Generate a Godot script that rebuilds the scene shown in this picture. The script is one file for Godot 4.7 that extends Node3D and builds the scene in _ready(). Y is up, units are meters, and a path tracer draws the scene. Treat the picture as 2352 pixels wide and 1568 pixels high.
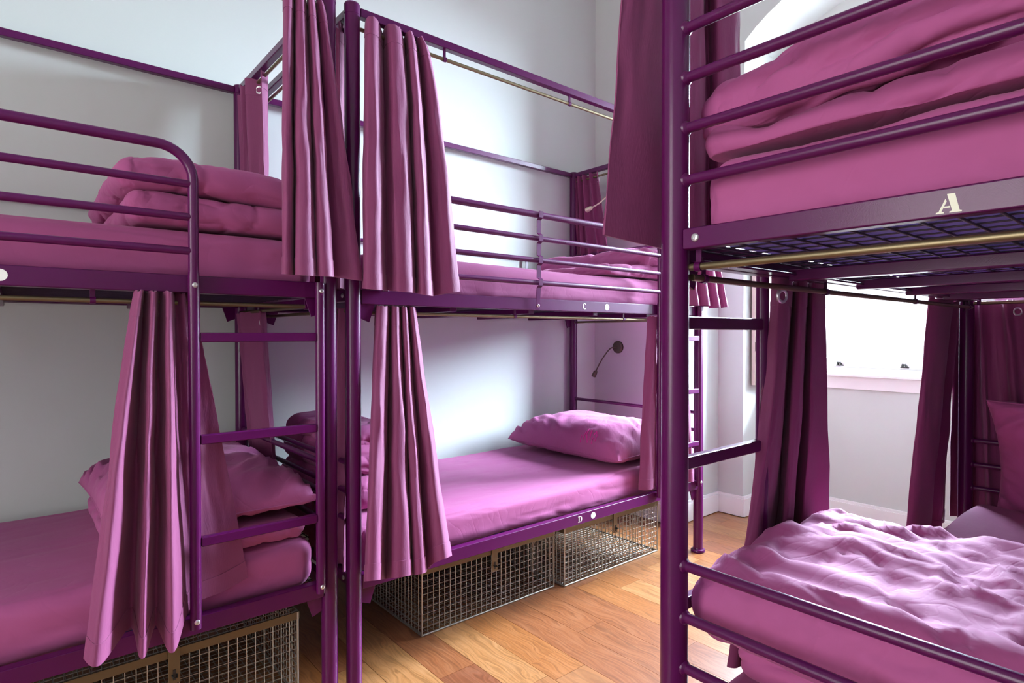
extends Node3D
# World axes: x runs away from the long bed wall (the wall stands at x = -2.78), y is up, the window wall lies towards -z.
# P(u, v, h): u metres towards the window wall, v metres away from the bed wall, h metres above the floor.

const BED_W := 0.935
const BED_L := 1.988
const WALL_X := -2.78

var taken := {}
var M := {}
var seamless := {}


# ------------------------------------------------------------------ helpers: nodes
func P(u: float, v: float, h: float) -> Vector3:
	return Vector3(v, h, -u)


func numbered(called: String) -> String:
	taken[called] = taken.get(called, -1) + 1
	return called if taken[called] == 0 else "%s_%03d" % [called, taken[called]]


func thing(called: String, label: String, category: String, at := Vector3.ZERO, turn := 0.0, group := "") -> Node3D:
	var o := Node3D.new()
	o.name = numbered(called)
	add_child(o)
	o.position = at
	o.rotation.y = turn
	tag(o, label, category, group)
	return o


func tag(o: Node, label: String, category: String, group := "") -> void:
	o.set_meta("label", label)
	o.set_meta("category", category)
	if group != "":
		o.set_meta("group", group)


func ms() -> SurfaceTool:
	var st := SurfaceTool.new()
	st.begin(Mesh.PRIMITIVE_TRIANGLES)
	return st


func put(parent: Node, called: String, st: SurfaceTool, mat: Material) -> MeshInstance3D:
	st.index()
	var o := MeshInstance3D.new()
	o.mesh = st.commit()
	o.material_override = mat
	o.name = called if parent != self else numbered(called)
	parent.add_child(o, true)
	return o


func struct(called: String, st: SurfaceTool, mat: Material) -> MeshInstance3D:
	var o := put(self, called, st, mat)
	o.set_meta("kind", "structure")
	return o


func node_part(parent: Node, called: String) -> Node3D:
	var o := Node3D.new()
	o.name = called
	parent.add_child(o, true)
	return o


# ------------------------------------------------------------------ helpers: shapes
func tri(st: SurfaceTool, a: Vector3, b: Vector3, c: Vector3, na: Vector3, nb: Vector3, nc: Vector3, ua := Vector2.ZERO, ub := Vector2.ZERO, uc := Vector2.ZERO) -> void:
	var flip := (b - a).cross(c - a).dot(na + nb + nc) > 0.0
	st.set_normal(na); st.set_uv(ua); st.add_vertex(a)
	if flip:
		st.set_normal(nc); st.set_uv(uc); st.add_vertex(c)
		st.set_normal(nb); st.set_uv(ub); st.add_vertex(b)
	else:
		st.set_normal(nb); st.set_uv(ub); st.add_vertex(b)
		st.set_normal(nc); st.set_uv(uc); st.add_vertex(c)


func quad(st: SurfaceTool, a: Vector3, b: Vector3, c: Vector3, d: Vector3, na: Vector3, nb: Vector3, nc: Vector3, nd: Vector3) -> void:
	tri(st, a, b, c, na, nb, nc)
	tri(st, a, c, d, na, nc, nd)


func box(st: SurfaceTool, c: Vector3, s: Vector3, bevel := 0.0, basis := Basis.IDENTITY) -> void:
	var h := s * 0.5
	var b := minf(bevel, minf(h.x, minf(h.y, h.z)) * 0.9)
	var ax := [Vector3.RIGHT, Vector3.UP, Vector3.BACK]
	for k in 3:
		var i: int = (k + 1) % 3
		var j: int = (k + 2) % 3
		for s0 in [-1.0, 1.0]:
			var n: Vector3 = basis * (ax[k] * s0)
			var q := []
			for e in [[-1.0, -1.0], [1.0, -1.0], [1.0, 1.0], [-1.0, 1.0]]:
				q.append(c + basis * (ax[k] * h[k] * s0 + ax[i] * (h[i] - b) * e[0] + ax[j] * (h[j] - b) * e[1]))
			quad(st, q[0], q[1], q[2], q[3], n, n, n, n)
			if b > 0.0:
				for s1 in [-1.0, 1.0]:
					var n1: Vector3 = basis * (ax[i] * s1)
					var e0: Array = []
					for t in [-1.0, 1.0]:
						e0.append(c + basis * (ax[k] * h[k] * s0 + ax[i] * (h[i] - b) * s1 + ax[j] * (h[j] - b) * t))
					for t in [1.0, -1.0]:
						e0.append(c + basis * (ax[k] * (h[k] - b) * s0 + ax[i] * h[i] * s1 + ax[j] * (h[j] - b) * t))
					quad(st, e0[0], e0[1], e0[2], e0[3], n, n, n1, n1)
	if b > 0.0:
		for sx in [-1.0, 1.0]:
			for sy in [-1.0, 1.0]:
				for sz in [-1.0, 1.0]:
					var sg := Vector3(sx, sy, sz)
					var inner := (h - Vector3.ONE * b) * sg
					var v := []
					for k in 3:
						v.append(c + basis * (inner + ax[k] * b * sg[k]))
					tri(st, v[0], v[1], v[2], basis * Vector3(sx, 0, 0), basis * Vector3(0, sy, 0), basis * Vector3(0, 0, sz))


func tube(st: SurfaceTool, pts: Array, r: float, seg := 10, caps := true, closed := false) -> void:
	var n := pts.size()
	var rings := []
	var normals := []
	var side := Vector3.ZERO
	for i in n:
		var t: Vector3
		if closed:
			t = (pts[(i + 1) % n] - pts[(i + n - 1) % n]).normalized()
		else:
			t = (pts[mini(i + 1, n - 1)] - pts[maxi(i - 1, 0)]).normalized()
		if i == 0:
			side = t.cross(Vector3.UP if absf(t.y) < 0.9 else Vector3.RIGHT).normalized()
		else:
			side = (side - t * side.dot(t)).normalized()
		var up := t.cross(side)
		var ring := []
		var nn := []
		for k in seg:
			var a := TAU * (k + 0.5) / seg
			var d := side * cos(a) + up * sin(a)
			ring.append(pts[i] + d * r)
			nn.append(d)
		rings.append(ring)
		normals.append(nn)
	var last := n if closed else n - 1
	for i in last:
		var j := (i + 1) % n
		for k in seg:
			var l := (k + 1) % seg
			quad(st, rings[i][k], rings[i][l], rings[j][l], rings[j][k], normals[i][k], normals[i][l], normals[j][l], normals[j][k])
	if caps and not closed:
		for e in [0, n - 1]:
			var d: Vector3 = (pts[0] - pts[1] if e == 0 else pts[n - 1] - pts[n - 2]).normalized()
			for k in seg:
				tri(st, pts[e], rings[e][k], rings[e][(k + 1) % seg], d, d, d)


func lathe(st: SurfaceTool, at: Vector3, axis: Vector3, profile: Array, seg := 20) -> void:
	# profile: Vector2(radius, distance along the axis), from one end to the other
	var side := axis.cross(Vector3.UP if absf(axis.y) < 0.9 else Vector3.RIGHT).normalized()
	var up := axis.cross(side)
	for i in profile.size() - 1:
		var p: Vector2 = profile[i]
		var q: Vector2 = profile[i + 1]
		var slope := Vector2(q.y - p.y, p.x - q.x).normalized()
		for k in seg:
			var v := []
			var nn := []
			for a in [TAU * k / seg, TAU * (k + 1) / seg]:
				var d: Vector3 = side * cos(a) + up * sin(a)
				v.append(at + axis * p.y + d * p.x)
				v.append(at + axis * q.y + d * q.x)
				nn.append((d * slope.x + axis * slope.y).normalized())
			quad(st, v[0], v[1], v[3], v[2], nn[0], nn[0], nn[1], nn[1])


func bolt(parent: Node, at: Vector3, dir: Vector3, r := 0.007) -> void:
	var st := ms()
	lathe(st, at, dir, [Vector2(r, -0.001), Vector2(r, 0.0015), Vector2(r * 0.8, 0.0035), Vector2(r * 0.45, 0.0045), Vector2(r * 0.42, 0.002), Vector2(0.0, 0.002)], 14)
	put(parent, "bolt", st, M.zinc)


func arc(center: Vector3, a: Vector3, b: Vector3, r: float, n: int) -> Array:
	# a quarter turn from center + a * r to center + b * r
	var out := []
	for i in n + 1:
		var t := PI * 0.5 * i / n
		out.append(center + a * r * cos(t) + b * r * sin(t))
	return out


func extrude(st: SurfaceTool, poly: PackedVector2Array, at: Transform3D, depth: float) -> void:
	# the outline in the local xy plane, its front face at z = depth
	var idx := Geometry2D.triangulate_polygon(poly)
	var nf := (at.basis * Vector3.BACK).normalized()
	for z in [0.0, depth]:
		var n := nf if z > 0.0 else -nf
		for i in range(0, idx.size(), 3):
			var v := []
			for k in 3:
				var q := poly[idx[i + k]]
				v.append(at * Vector3(q.x, q.y, z))
			tri(st, v[0], v[1], v[2], n, n, n)
	var turn := 1.0 if not Geometry2D.is_polygon_clockwise(poly) else -1.0
	for i in poly.size():
		var a := poly[i]
		var b := poly[(i + 1) % poly.size()]
		var e := (b - a).normalized()
		var n := (at.basis * Vector3(e.y, -e.x, 0) * turn).normalized()
		quad(st, at * Vector3(a.x, a.y, 0), at * Vector3(b.x, b.y, 0), at * Vector3(b.x, b.y, depth), at * Vector3(a.x, a.y, depth), n, n, n, n)


func soft_box(size: Vector3, r: float, seg: Vector3i, warp: Callable) -> SurfaceTool:
	# a box with round edges, its points moved by warp(point, outward)
	var st := ms()
	st.set_smooth_group(0)
	var h := size * 0.5
	var ax := [Vector3.RIGHT, Vector3.UP, Vector3.BACK]
	var cells := [seg.x, seg.y, seg.z]
	for k in 3:
		var i: int = (k + 1) % 3
		var j: int = (k + 2) % 3
		for s0 in [-1.0, 1.0]:
			var grid := []
			for a in cells[i] + 1:
				var row := []
				for b in cells[j] + 1:
					# cells crowd towards the edges, where the surface curves
					var fa := edge_spread(2.0 * a / cells[i] - 1.0, r / h[i])
					var fb := edge_spread(2.0 * b / cells[j] - 1.0, r / h[j])
					var p: Vector3 = ax[k] * h[k] * s0 + ax[i] * h[i] * fa + ax[j] * h[j] * fb
					var inner := p.clamp(-(h - Vector3.ONE * r), h - Vector3.ONE * r)
					var d := (p - inner).normalized()
					p = inner + d * r
					row.append(warp.call(p, d))
				grid.append(row)
			for a in cells[i]:
				for b in cells[j]:
					var q := [grid[a][b], grid[a + 1][b], grid[a + 1][b + 1], grid[a][b + 1]]
					if s0 > 0.0:
						q = [q[0], q[3], q[2], q[1]]
					for t in [0, 1, 2, 0, 2, 3]:
						st.add_vertex(q[t])
	st.generate_normals()
	return st


func edge_spread(f: float, rr: float) -> float:
	var e := clampf(rr, 0.02, 0.9)
	# half of the cells go to the outer band of width e when the band is narrow
	var m := 1.0 - maxf(e, 0.3) if e < 0.3 else 1.0
	if m >= 1.0:
		return f
	var s := signf(f)
	var g := absf(f)
	var cut := 0.72
	return s * (g / cut * (1.0 - e) if g < cut else 1.0 - e + (g - cut) / (1.0 - cut) * e)


func noise(seed_: int, freq: float, octaves := 2) -> FastNoiseLite:
	var n := FastNoiseLite.new()
	n.seed = seed_
	n.frequency = freq
	n.noise_type = FastNoiseLite.TYPE_SIMPLEX_SMOOTH
	n.fractal_type = FastNoiseLite.FRACTAL_FBM
	n.fractal_octaves = octaves
	return n


func ridge(n: FastNoiseLite, p: Vector3) -> float:
	# sharp creases: 0 mostly, up to 1 along thin lines
	return pow(1.0 - absf(n.get_noise_3dv(p)), 9.0)


# ------------------------------------------------------------------ materials
func plain(color: Color, rough: float, metal := 0.0) -> StandardMaterial3D:
	var m := StandardMaterial3D.new()
	m.albedo_color = color
	m.roughness = rough
	m.metallic = metal
	return m


func bump(m: StandardMaterial3D, tex: Texture2D, scale: float, depth: float, world := false) -> void:
	m.uv1_triplanar = true
	m.uv1_world_triplanar = world
	m.uv1_scale = Vector3.ONE * scale
	m.heightmap_enabled = true
	m.heightmap_texture = tex
	m.heightmap_scale = depth


func noise_tex(seed_: int, fx: float, fy: float, size := 256) -> ImageTexture:
	# a repeating grey noise, stretched by fx and fy cells a side
	var n := noise(seed_, 1.0, 3)
	var im := Image.create(size, size, false, Image.FORMAT_L8)
	for y in size:
		for x in size:
			var a := TAU * x / size
			var b := TAU * y / size
			var q := Vector3(cos(a) * fx / TAU, sin(a) * fx / TAU, 0.0)
			var v := n.get_noise_3d(q.x + cos(b) * fy / TAU, q.y + sin(b) * fy / TAU * 0.6, sin(b) * fy / TAU + sin(a) * fx / TAU * 0.7)
			im.set_pixel(x, y, Color(0.5 + v * 0.5, 0, 0))
	im.convert(Image.FORMAT_RGB8)
	return ImageTexture.create_from_image(im)


func crease_tex(seed_: int, fx: float, fy: float, size := 512) -> ImageTexture:
	# repeating relief of laundered cotton: soft swells and thin pressed-in creases, longer along y
	var n := noise(seed_, 1.0, 2)
	var im := Image.create(size, size, false, Image.FORMAT_L8)
	for y in size:
		for x in size:
			var a := TAU * x / size
			var b := TAU * y / size
			var p := Vector3(cos(a) * fx + sin(b) * fy, sin(a) * fx + cos(b) * fy * 0.5, cos(b) * fy + sin(a) * fx * 0.5) / TAU
			var soft := n.get_noise_3dv(p)
			var c1 := pow(1.0 - absf(n.get_noise_3dv(p * 1.3 + Vector3(31, 7, 5))), 16.0)
			var c2 := pow(1.0 - absf(n.get_noise_3dv(p * 2.6 + Vector3(3, 57, 15))), 22.0)
			im.set_pixel(x, y, Color(clampf(0.55 + soft * 0.35 - c1 * 0.22 - c2 * 0.1, 0.0, 1.0), 0, 0))
	im.convert(Image.FORMAT_RGB8)
	return ImageTexture.create_from_image(im)


func wood_tex(seed_: int, base: Color, dark: Color, light: Color) -> ImageTexture:
	# grain runs along v
	var w := 128
	var h := 512
	var n := noise(seed_, 1.0, 3)
	var im := Image.create(w, h, false, Image.FORMAT_RGB8)
	for y in h:
		for x in w:
			var warp := n.get_noise_2d(x * 0.012, y * 0.006 + 40.0) * 22.0
			var g := n.get_noise_2d((x + warp) * 0.11, y * 0.0035)
			var fine := n.get_noise_2d((x + warp) * 0.55 + 300.0, y * 0.02)
			var patch := n.get_noise_2d(x * 0.02 + 90.0, y * 0.012 + 9.0)
			var c := base.lerp(dark, clampf(g * 1.1 + 0.15, 0.0, 1.0)).lerp(light, clampf(-g * 0.9, 0.0, 0.8))
			c = c.lerp(dark, clampf(fine * 0.55, 0.0, 0.45)).lerp(light, clampf(patch * 0.5, 0.0, 0.35))
			im.set_pixel(x, y, c)
	return ImageTexture.create_from_image(im)


func make_materials() -> void:
	var fine := noise_tex(3, 60.0, 60.0)
	var crepe := noise_tex(5, 70.0, 14.0)
	var mottle := noise_tex(8, 9.0, 9.0)
	M.metal = plain(Color8(82, 9, 72), 0.3)
	M.metal.clearcoat_enabled = true
	M.metal.clearcoat = 0.12
	M.metal.clearcoat_roughness = 0.18
	M.metal.metallic_specular = 0.38
	bump(M.metal, fine, 9.0, 0.012)
	M.sheet = plain(Color8(170, 80, 134), 0.82)
	M.sheet.rim_enabled = true
	M.sheet.rim = 0.35
	M.sheet.rim_tint = 0.45
	var laundered := crease_tex(14, 8.0, 4.5)
	bump(M.sheet, laundered, 1.1, 0.35)
	M.fitted = M.sheet.duplicate()
	M.fitted.heightmap_scale = 0.14
	M.curtain = plain(Color8(128, 50, 96), 0.7)
	M.curtain.rim_enabled = true
	M.curtain.rim = 0.4
	M.curtain.rim_tint = 0.3
	bump(M.curtain, crepe, 4.0, 0.05)
	M.stitch = plain(Color8(110, 44, 88), 0.9)
	M.ticking = plain(Color8(120, 124, 205), 0.8)
	M.pink = plain(Color8(226, 40, 160), 0.7)
	M.rod = plain(Color8(124, 110, 84), 0.4, 0.8)
	M.zinc = plain(Color8(222, 222, 224), 0.28, 0.8)
	M.wire = plain(Color8(168, 162, 152), 0.38, 0.85)
	M.bronze = plain(Color8(112, 98, 74), 0.45, 0.6)
	M.deck_wire = plain(Color8(58, 46, 66), 0.45, 0.3)
	M.lamp = plain(Color8(96, 86, 76), 0.35, 0.8)
	M.lamp_pale = plain(Color8(214, 200, 176), 0.35, 0.6)
	M.stencil = plain(Color8(232, 230, 212), 0.7)
	M.sticker = plain(Color8(244, 244, 240), 0.5)
	M.wall = plain(Color8(202, 205, 202), 0.9)
	bump(M.wall, mottle, 1.4, 0.05, true)
	M.trim = plain(Color8(242, 242, 242), 0.5)
	M.shutter = plain(Color8(214, 205, 190), 0.6)
	M.dark = plain(Color8(38, 34, 32), 0.5)
	M.glass = plain(Color(0.95, 0.97, 1.0, 0.06), 0.02)
	M.glass.transparency = BaseMaterial3D.TRANSPARENCY_ALPHA
	M.joint = plain(Color8(84, 52, 34), 0.9)
	M.planks = []
	var tones := [[150, 95, 55], [138, 80, 46], [162, 108, 63], [126, 70, 43], [152, 92, 48]]
	for i in tones.size():
		var t: Array = tones[i]
		var c := Color8(t[0], t[1], t[2])
		var m := plain(Color.WHITE, 0.36)
		m.albedo_texture = wood_tex(20 + i, c, c.darkened(0.24), c.lightened(0.12))
		m.clearcoat_enabled = true
		m.clearcoat = 0.25
		m.clearcoat_roughness = 0.25
		M.planks.append(m)


# ------------------------------------------------------------------ the room
func plank_mesh(w: float, l: float, uv_at: Vector2) -> SurfaceTool:
	# w along z, l along x; the top at y = 0, edges eased
	var st := ms()
	var e := 0.0003
	var hw := w * 0.5
	var hl := l * 0.5
	var top := [Vector3(-hl + e, 0, -hw + e), Vector3(hl - e, 0, -hw + e), Vector3(hl - e, 0, hw - e), Vector3(-hl + e, 0, hw - e)]
	var low := [Vector3(-hl, -e, -hw), Vector3(hl, -e, -hw), Vector3(hl, -e, hw), Vector3(-hl, -e, hw)]
	var uv := func(p: Vector3) -> Vector2: return Vector2(p.z / 0.16 + 0.5, p.x / 0.9) + uv_at
	for t in [[0, 1, 2], [0, 2, 3]]:
		tri(st, top[t[0]], top[t[1]], top[t[2]], Vector3.UP, Vector3.UP, Vector3.UP, uv.call(top[t[0]]), uv.call(top[t[1]]), uv.call(top[t[2]]))
	for i in 4:
		var j := (i + 1) % 4
		var n: Vector3 = ((low[i] + low[j]) * 0.5).normalized()
		n = Vector3(n.x, 0, n.z).normalized()
		var n2 := (n * 0.2 + Vector3.UP).normalized()
		var a: Vector3 = low[i] + Vector3(0, -0.014, 0)
		var b: Vector3 = low[j] + Vector3(0, -0.014, 0)
		for q in [[top[i], top[j], low[j], low[i], n2], [low[i], low[j], b, a, n]]:
			tri(st, q[0], q[1], q[2], q[4], q[4], q[4], uv.call(q[0]), uv.call(q[1]), uv.call(q[2]))
			tri(st, q[0], q[2], q[3], q[4], q[4], q[4], uv.call(q[0]), uv.call(q[2]), uv.call(q[3]))
	return st


func build_floor() -> void:
	var sub := ms()
	box(sub, Vector3((WALL_X + RIGHT_X) * 0.5, -0.07, -0.85), Vector3(RIGHT_X - WALL_X + 0.2, 0.11, 6.5))
	var fl := struct("floor", sub, M.joint)
	var rng := RandomNumberGenerator.new()
	rng.seed = 11
	var w := 0.148
	var rest := ms()
	var row := 0
	var u := -2.3
	while u < 4.02:
		var wide := minf(w, 4.05 - u)
		var v := WALL_X - rng.randf() * 0.7
		while v < RIGHT_X:
			var l := rng.randf_range(0.42, 0.95)
			var v0 := maxf(v, WALL_X)
			var v1 := minf(v + l, RIGHT_X)
			if v1 - v0 > 0.04:
				var at := P(u + wide * 0.5, (v0 + v1) * 0.5, 0.0)
				var st := plank_mesh(wide - 0.0014, v1 - v0 - 0.0014, Vector2(rng.randf(), rng.randf()))
				var k := rng.randi() % 5
				if u > 0.45 and v0 < -0.25:
					var o := put(fl, "plank", st, M.planks[k])
					o.position = at
				else:
					rest.append_from(st.commit(), 0, Transform3D(Basis.IDENTITY, at))
			v += l
		u += w
		row += 1
	var r := put(fl, "far_planks", rest, M.planks[0])
	r.set_meta("kind", "stuff")


const NICHES := [-1.36]
const BACK_WINDOW := -0.8
const RIGHT_X := 0.36


func arch_outline(half: float, spring: float, rise: float, n := 14) -> PackedVector2Array:
	var c := (half * half - rise * rise) / (2.0 * rise)
	var rad := c + rise
	var a0 := atan2(half, c)
	var out := PackedVector2Array()
	out.append(Vector2(-half, 0.0))
	for i in n + 1:
		var a := -a0 + 2.0 * a0 * i / n
		out.append(Vector2(rad * sin(a), spring - c + rad * cos(a)))
	out.append(Vector2(half, 0.0))
	return out


func build_room() -> void:
	var st := ms()
	box(st, Vector3(WALL_X - 0.1, 1.95, -0.85), Vector3(0.2, 4.1, 6.7))
	struct("wall_left", st, M.wall)
	st = ms()
	box(st, Vector3(RIGHT_X + 0.1, 1.95, -0.85), Vector3(0.2, 4.1, 6.7))
	struct("wall_right", st, M.wall)
	st = ms()
	var w0 := BACK_WINDOW - 0.65
	var w1 := BACK_WINDOW + 0.65
	box(st, Vector3((WALL_X + w0) * 0.5, 1.95, 2.4), Vector3(w0 - WALL_X, 4.1, 0.2))
	box(st, Vector3((RIGHT_X + w1) * 0.5, 1.95, 2.4), Vector3(RIGHT_X - w1, 4.1, 0.2))
	box(st, Vector3(BACK_WINDOW, 0.15, 2.4), Vector3(1.3, 0.5, 0.2))
	box(st, Vector3(BACK_WINDOW, 3.4, 2.4), Vector3(1.3, 1.2, 0.2))
	struct("wall_back", st, M.wall)
	st = ms()
	box(st, Vector3((WALL_X + RIGHT_X) * 0.5, 4.0, -0.85), Vector3(RIGHT_X - WALL_X + 0.4, 0.2, 6.7))
	struct("ceiling", st, M.wall)
	# the window wall: a deep wall with stepped, arched niches
	var wall := CSGCombiner3D.new()
	wall.name = "wall_window"
	wall.set_meta("kind", "structure")
	add_child(wall)
	var body := CSGBox3D.new()
	body.size = Vector3(RIGHT_X - WALL_X, 3.9, 1.11)
	body.position = P(3.09 + 0.555, (WALL_X + RIGHT_X) * 0.5, 1.95)
	body.material = M.wall
	wall.add_child(body)
	for nv in NICHES:
		var outer := CSGPolygon3D.new()
		outer.operation = CSGShape3D.OPERATION_SUBTRACTION
		outer.polygon = arch_outline(0.77, 3.25, 0.3)
		outer.depth = 0.6
		outer.material = M.wall
		wall.add_child(outer)
		outer.position = Vector3(nv, -0.001, -2.98)
		var inner := CSGPolygon3D.new()
		inner.operation = CSGShape3D.OPERATION_SUBTRACTION
		inner.polygon = arch_outline(0.593, 3.04, 0.235)
		inner.depth = 0.5
		inner.material = M.wall
		wall.add_child(inner)
		inner.position = Vector3(nv, -0.001, -3.5)
		var hole := CSGBox3D.new()
		hole.operation = CSGShape3D.OPERATION_SUBTRACTION
		hole.size = Vector3(1.0, 2.06, 0.6)
		hole.position = P(4.1, nv, 0.9 + 1.03)
		hole.material = M.wall
		wall.add_child(hole)
	# baseboards: one run for each straight stretch
	var runs := [
		[[P(3.09, -2.78, 0), P(3.09, -2.13, 0)], Vector3(0, 0, 1), "baseboard_pier"],
		[[P(3.09, -2.13, 0), P(3.58, -2.13, 0)], Vector3(1, 0, 0), "baseboard_reveal"],
		[[P(3.58, -2.13, 0), P(3.58, -1.953, 0)], Vector3(0, 0, 1), "baseboard_step"],
		[[P(3.58, -1.953, 0), P(4.0, -1.953, 0)], Vector3(1, 0, 0), "baseboard_niche"],
		[[P(4.0, -1.953, 0), P(4.0, -0.767, 0)], Vector3(0, 0, 1), "baseboard_window"],
		[[P(4.0, -0.767, 0), P(3.58, -0.767, 0)], Vector3(-1, 0, 0), "baseboard_niche_far"],
		[[P(3.09, -0.59, 0), P(3.09, RIGHT_X, 0)], Vector3(0, 0, 1), "baseboard_middle"],
		[[P(-2.3, -2.78, 0), P(3.09, -2.78, 0)], Vector3(1, 0, 0), "baseboard_left"],
	]
	for r in runs:
		st = ms()
		var a: Vector3 = r[0][0]
		var b: Vector3 = r[0][1]
		var out: Vector3 = r[1]
		var along := (b - a).normalized()
		var l := a.distance_to(b) + 0.018
		var mid := (a + b) * 0.5 + along * 0.0
		var bs := Basis(along, Vector3.UP, along.cross(Vector3.UP))
		box(st, mid + out * 0.009 + Vector3(0, 0.061, 0), Vector3(l, 0.114, 0.018), 0.002, bs)
		box(st, mid + out * 0.006 + Vector3(0, 0.125, 0), Vector3(l - 0.006, 0.018, 0.012), 0.004, bs)
		struct(r[2], st, M.trim)
	for i in NICHES.size():
		build_window(i + 1, NICHES[i])
	plain_window(2, Transform3D(Basis.IDENTITY, Vector3(BACK_WINDOW, 0, 2.38)))


func plain_window(n: int, at: Transform3D) -> void:
	var st := ms()
	for sx in [-1.0, 0.0, 1.0]:
		box(st, at * Vector3(sx * 0.625, 1.6, 0), Vector3(0.05, 2.4, 0.07), 0.004, at.basis)
	for y in [0.425, 2.775]:
		box(st, at * Vector3(0, y, 0), Vector3(1.3, 0.05, 0.07), 0.004, at.basis)
	var w := struct("window_%d" % n, st, M.trim)
	for sx in [-1.0, 1.0]:
		st = ms()
		box(st, at * Vector3(sx * 0.3125, 1.6, 0.005), Vector3(0.575, 2.3, 0.004), 0.0, at.basis)
		put(w, "pane", st, M.glass)


func build_window(n: int, cv: float) -> void:
	var st := ms()
	var u := 4.03
	# outer frame
	for s in [-1.0, 1.0]:
		box(st, P(u, cv + s * 0.475, 1.945), Vector3(0.05, 2.0, 0.09), 0.004)
	box(st, P(u, cv, 2.93), Vector3(1.0, 0.05, 0.09), 0.004)
	box(st, P(u, cv, 0.945), Vector3(1.0, 0.04, 0.09), 0.004)
	var win := struct("window_%d" % n, st, M.trim)
	for part in [["lower_sash", 0.965, 1.93, 0.0], ["upper_sash", 1.91, 2.905, 0.035]]:
		st = ms()
		var y0: float = part[1]
		var y1: float = part[2]
		var du: float = part[3]
		for s in [-1.0, 1.0]:
			box(st, P(u + du, cv + s * 0.428, (y0 + y1) * 0.5), Vector3(0.044, y1 - y0, 0.03), 0.003)
		box(st, P(u + du, cv, y0 + 0.03), Vector3(0.812, 0.06, 0.03), 0.003)
		box(st, P(u + du, cv, y1 - 0.02), Vector3(0.812, 0.04, 0.03), 0.003)
		var sash := put(win, part[0], st, M.trim)
		st = ms()
		box(st, P(u + du, cv, (y0 + y1) * 0.5 + 0.01), Vector3(0.82, y1 - y0 - 0.09, 0.004))
		put(sash, "pane", st, M.glass)
		if part[0] == "lower_sash":
			for s in [-1.0, 1.0]:
				st = ms()
				box(st, P(u - 0.018, cv + s * 0.179, 0.978), Vector3(0.045, 0.006, 0.012), 0.002)
				tube(st, [P(u - 0.02, cv + s * 0.179 - 0.012, 0.98), P(u - 0.034, cv + s * 0.179 - 0.006, 0.996), P(u - 0.034, cv + s * 0.179 + 0.006, 0.996), P(u - 0.02, cv + s * 0.179 + 0.012, 0.98)], 0.006, 8)
				put(sash, "sash_lift", st, M.dark)
	st = ms()
	box(st, P(3.965, cv, 0.921), Vector3(1.13, 0.018, 0.1), 0.005)
	put(win, "sill", st, M.trim)
	st = ms()
	box(st, P(3.988, cv, 0.872), Vector3(1.09, 0.078, 0.022), 0.003)
	put(win, "apron", st, M.trim)


func build_shutter() -> void:
	# two narrow leaves folded flat against the side of the niche
	var at := P(3.8, -1.9, 0.845)
	var t := thing("window_shutter", "pale folded wooden shutter leaves standing flat against the window niche side", "shutter", at)
	for k in 2:
		var st := ms()
		var x := -0.024 + k * 0.036
		box(st, Vector3(x, 1.0, 0), Vector3(0.024, 2.0, 0.3 - k * 0.03), 0.002)
		for y in [0.5, 1.5]:
			for s in [-1.0, 1.0]:
				box(st, Vector3(x + 0.013, y + s * 0.42, 0), Vector3(0.006, 0.03, 0.2), 0.002)
				box(st, Vector3(x + 0.013, y, s * 0.1), Vector3(0.006, 0.84, 0.03), 0.002)
		put(t, "leaf", st, M.shutter)
	for y in [0.25, 1.0, 1.75]:
		var st := ms()
		tube(st, [Vector3(-0.006, y - 0.03, 0.147), Vector3(-0.006, y + 0.03, 0.147)], 0.005, 8)
		put(t, "hinge", st, M.dark)


# ------------------------------------------------------------------ bunk beds
func letter(parent: Node, ch: String, h: float, at: Transform3D) -> void:
	if ch == "A":
		# a stencilled capital: a heavy right leg, a thin left leg and a bridge bar
		var st := ms()
		var k := h
		for poly in [
			[[-0.03, 1.0], [0.32, 1.0], [0.52, 0.1], [0.62, 0.07], [0.62, 0.0], [0.08, 0.0], [0.08, 0.07], [0.2, 0.1]],
			[[-0.1, 0.76], [-0.04, 0.62], [-0.27, 0.1], [-0.16, 0.07], [-0.16, 0.0], [-0.52, 0.0], [-0.52, 0.07], [-0.4, 0.1]],
			[[-0.15, 0.36], [0.1, 0.36], [0.12, 0.27], [-0.19, 0.27]],
		]:
			var pts := PackedVector2Array()
			for q in poly:
				pts.append(Vector2(q[0], q[1]) * k)
			extrude(st, pts, at, 0.0004)
		put(parent, "stencil_letter", st, M.stencil)
		return
	var t := TextMesh.new()
	t.text = ch
	var f := SystemFont.new()
	f.font_names = PackedStringArray(["Droid Serif"])
	f.font_weight = 700
	t.font = f
	t.font_size = 64
	t.pixel_size = h / 46.0
	t.depth = 0.0006
	var o := MeshInstance3D.new()
	o.name = "stencil_letter"
	o.mesh = t
	o.material_override = M.stencil
	o.transform = at
	parent.add_child(o, true)


func disc(parent: Node, at: Vector3, dir: Vector3, r: float) -> void:
	var st := ms()
	lathe(st, at, dir, [Vector2(r, -0.001), Vector2(r, 0.0006), Vector2(0.0, 0.0006)], 20)
	put(parent, "sticker", st, M.sticker)


func rod_with_brackets(parent: Node, a: Vector3, b: Vector3, r: float, drop: float, where: Array) -> void:
	var st := ms()
	tube(st, [a, b], r, 10)
	var rod := put(parent, "curtain_rod", st, M.rod)
	for t in where:
		var p := a.lerp(b, t)
		st = ms()
		var along := (b - a).normalized()
		box(st, p + Vector3(0, drop * 0.5, 0), Vector3(0.012, drop, 0.003) if absf(along.x) > 0.5 else Vector3(0.003, drop, 0.012), 0.0008)
		tube(st, [p - along * 0.006, p + along * 0.006], r + 0.0025, 10)
		put(rod, "rod_bracket", st, M.metal)


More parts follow.
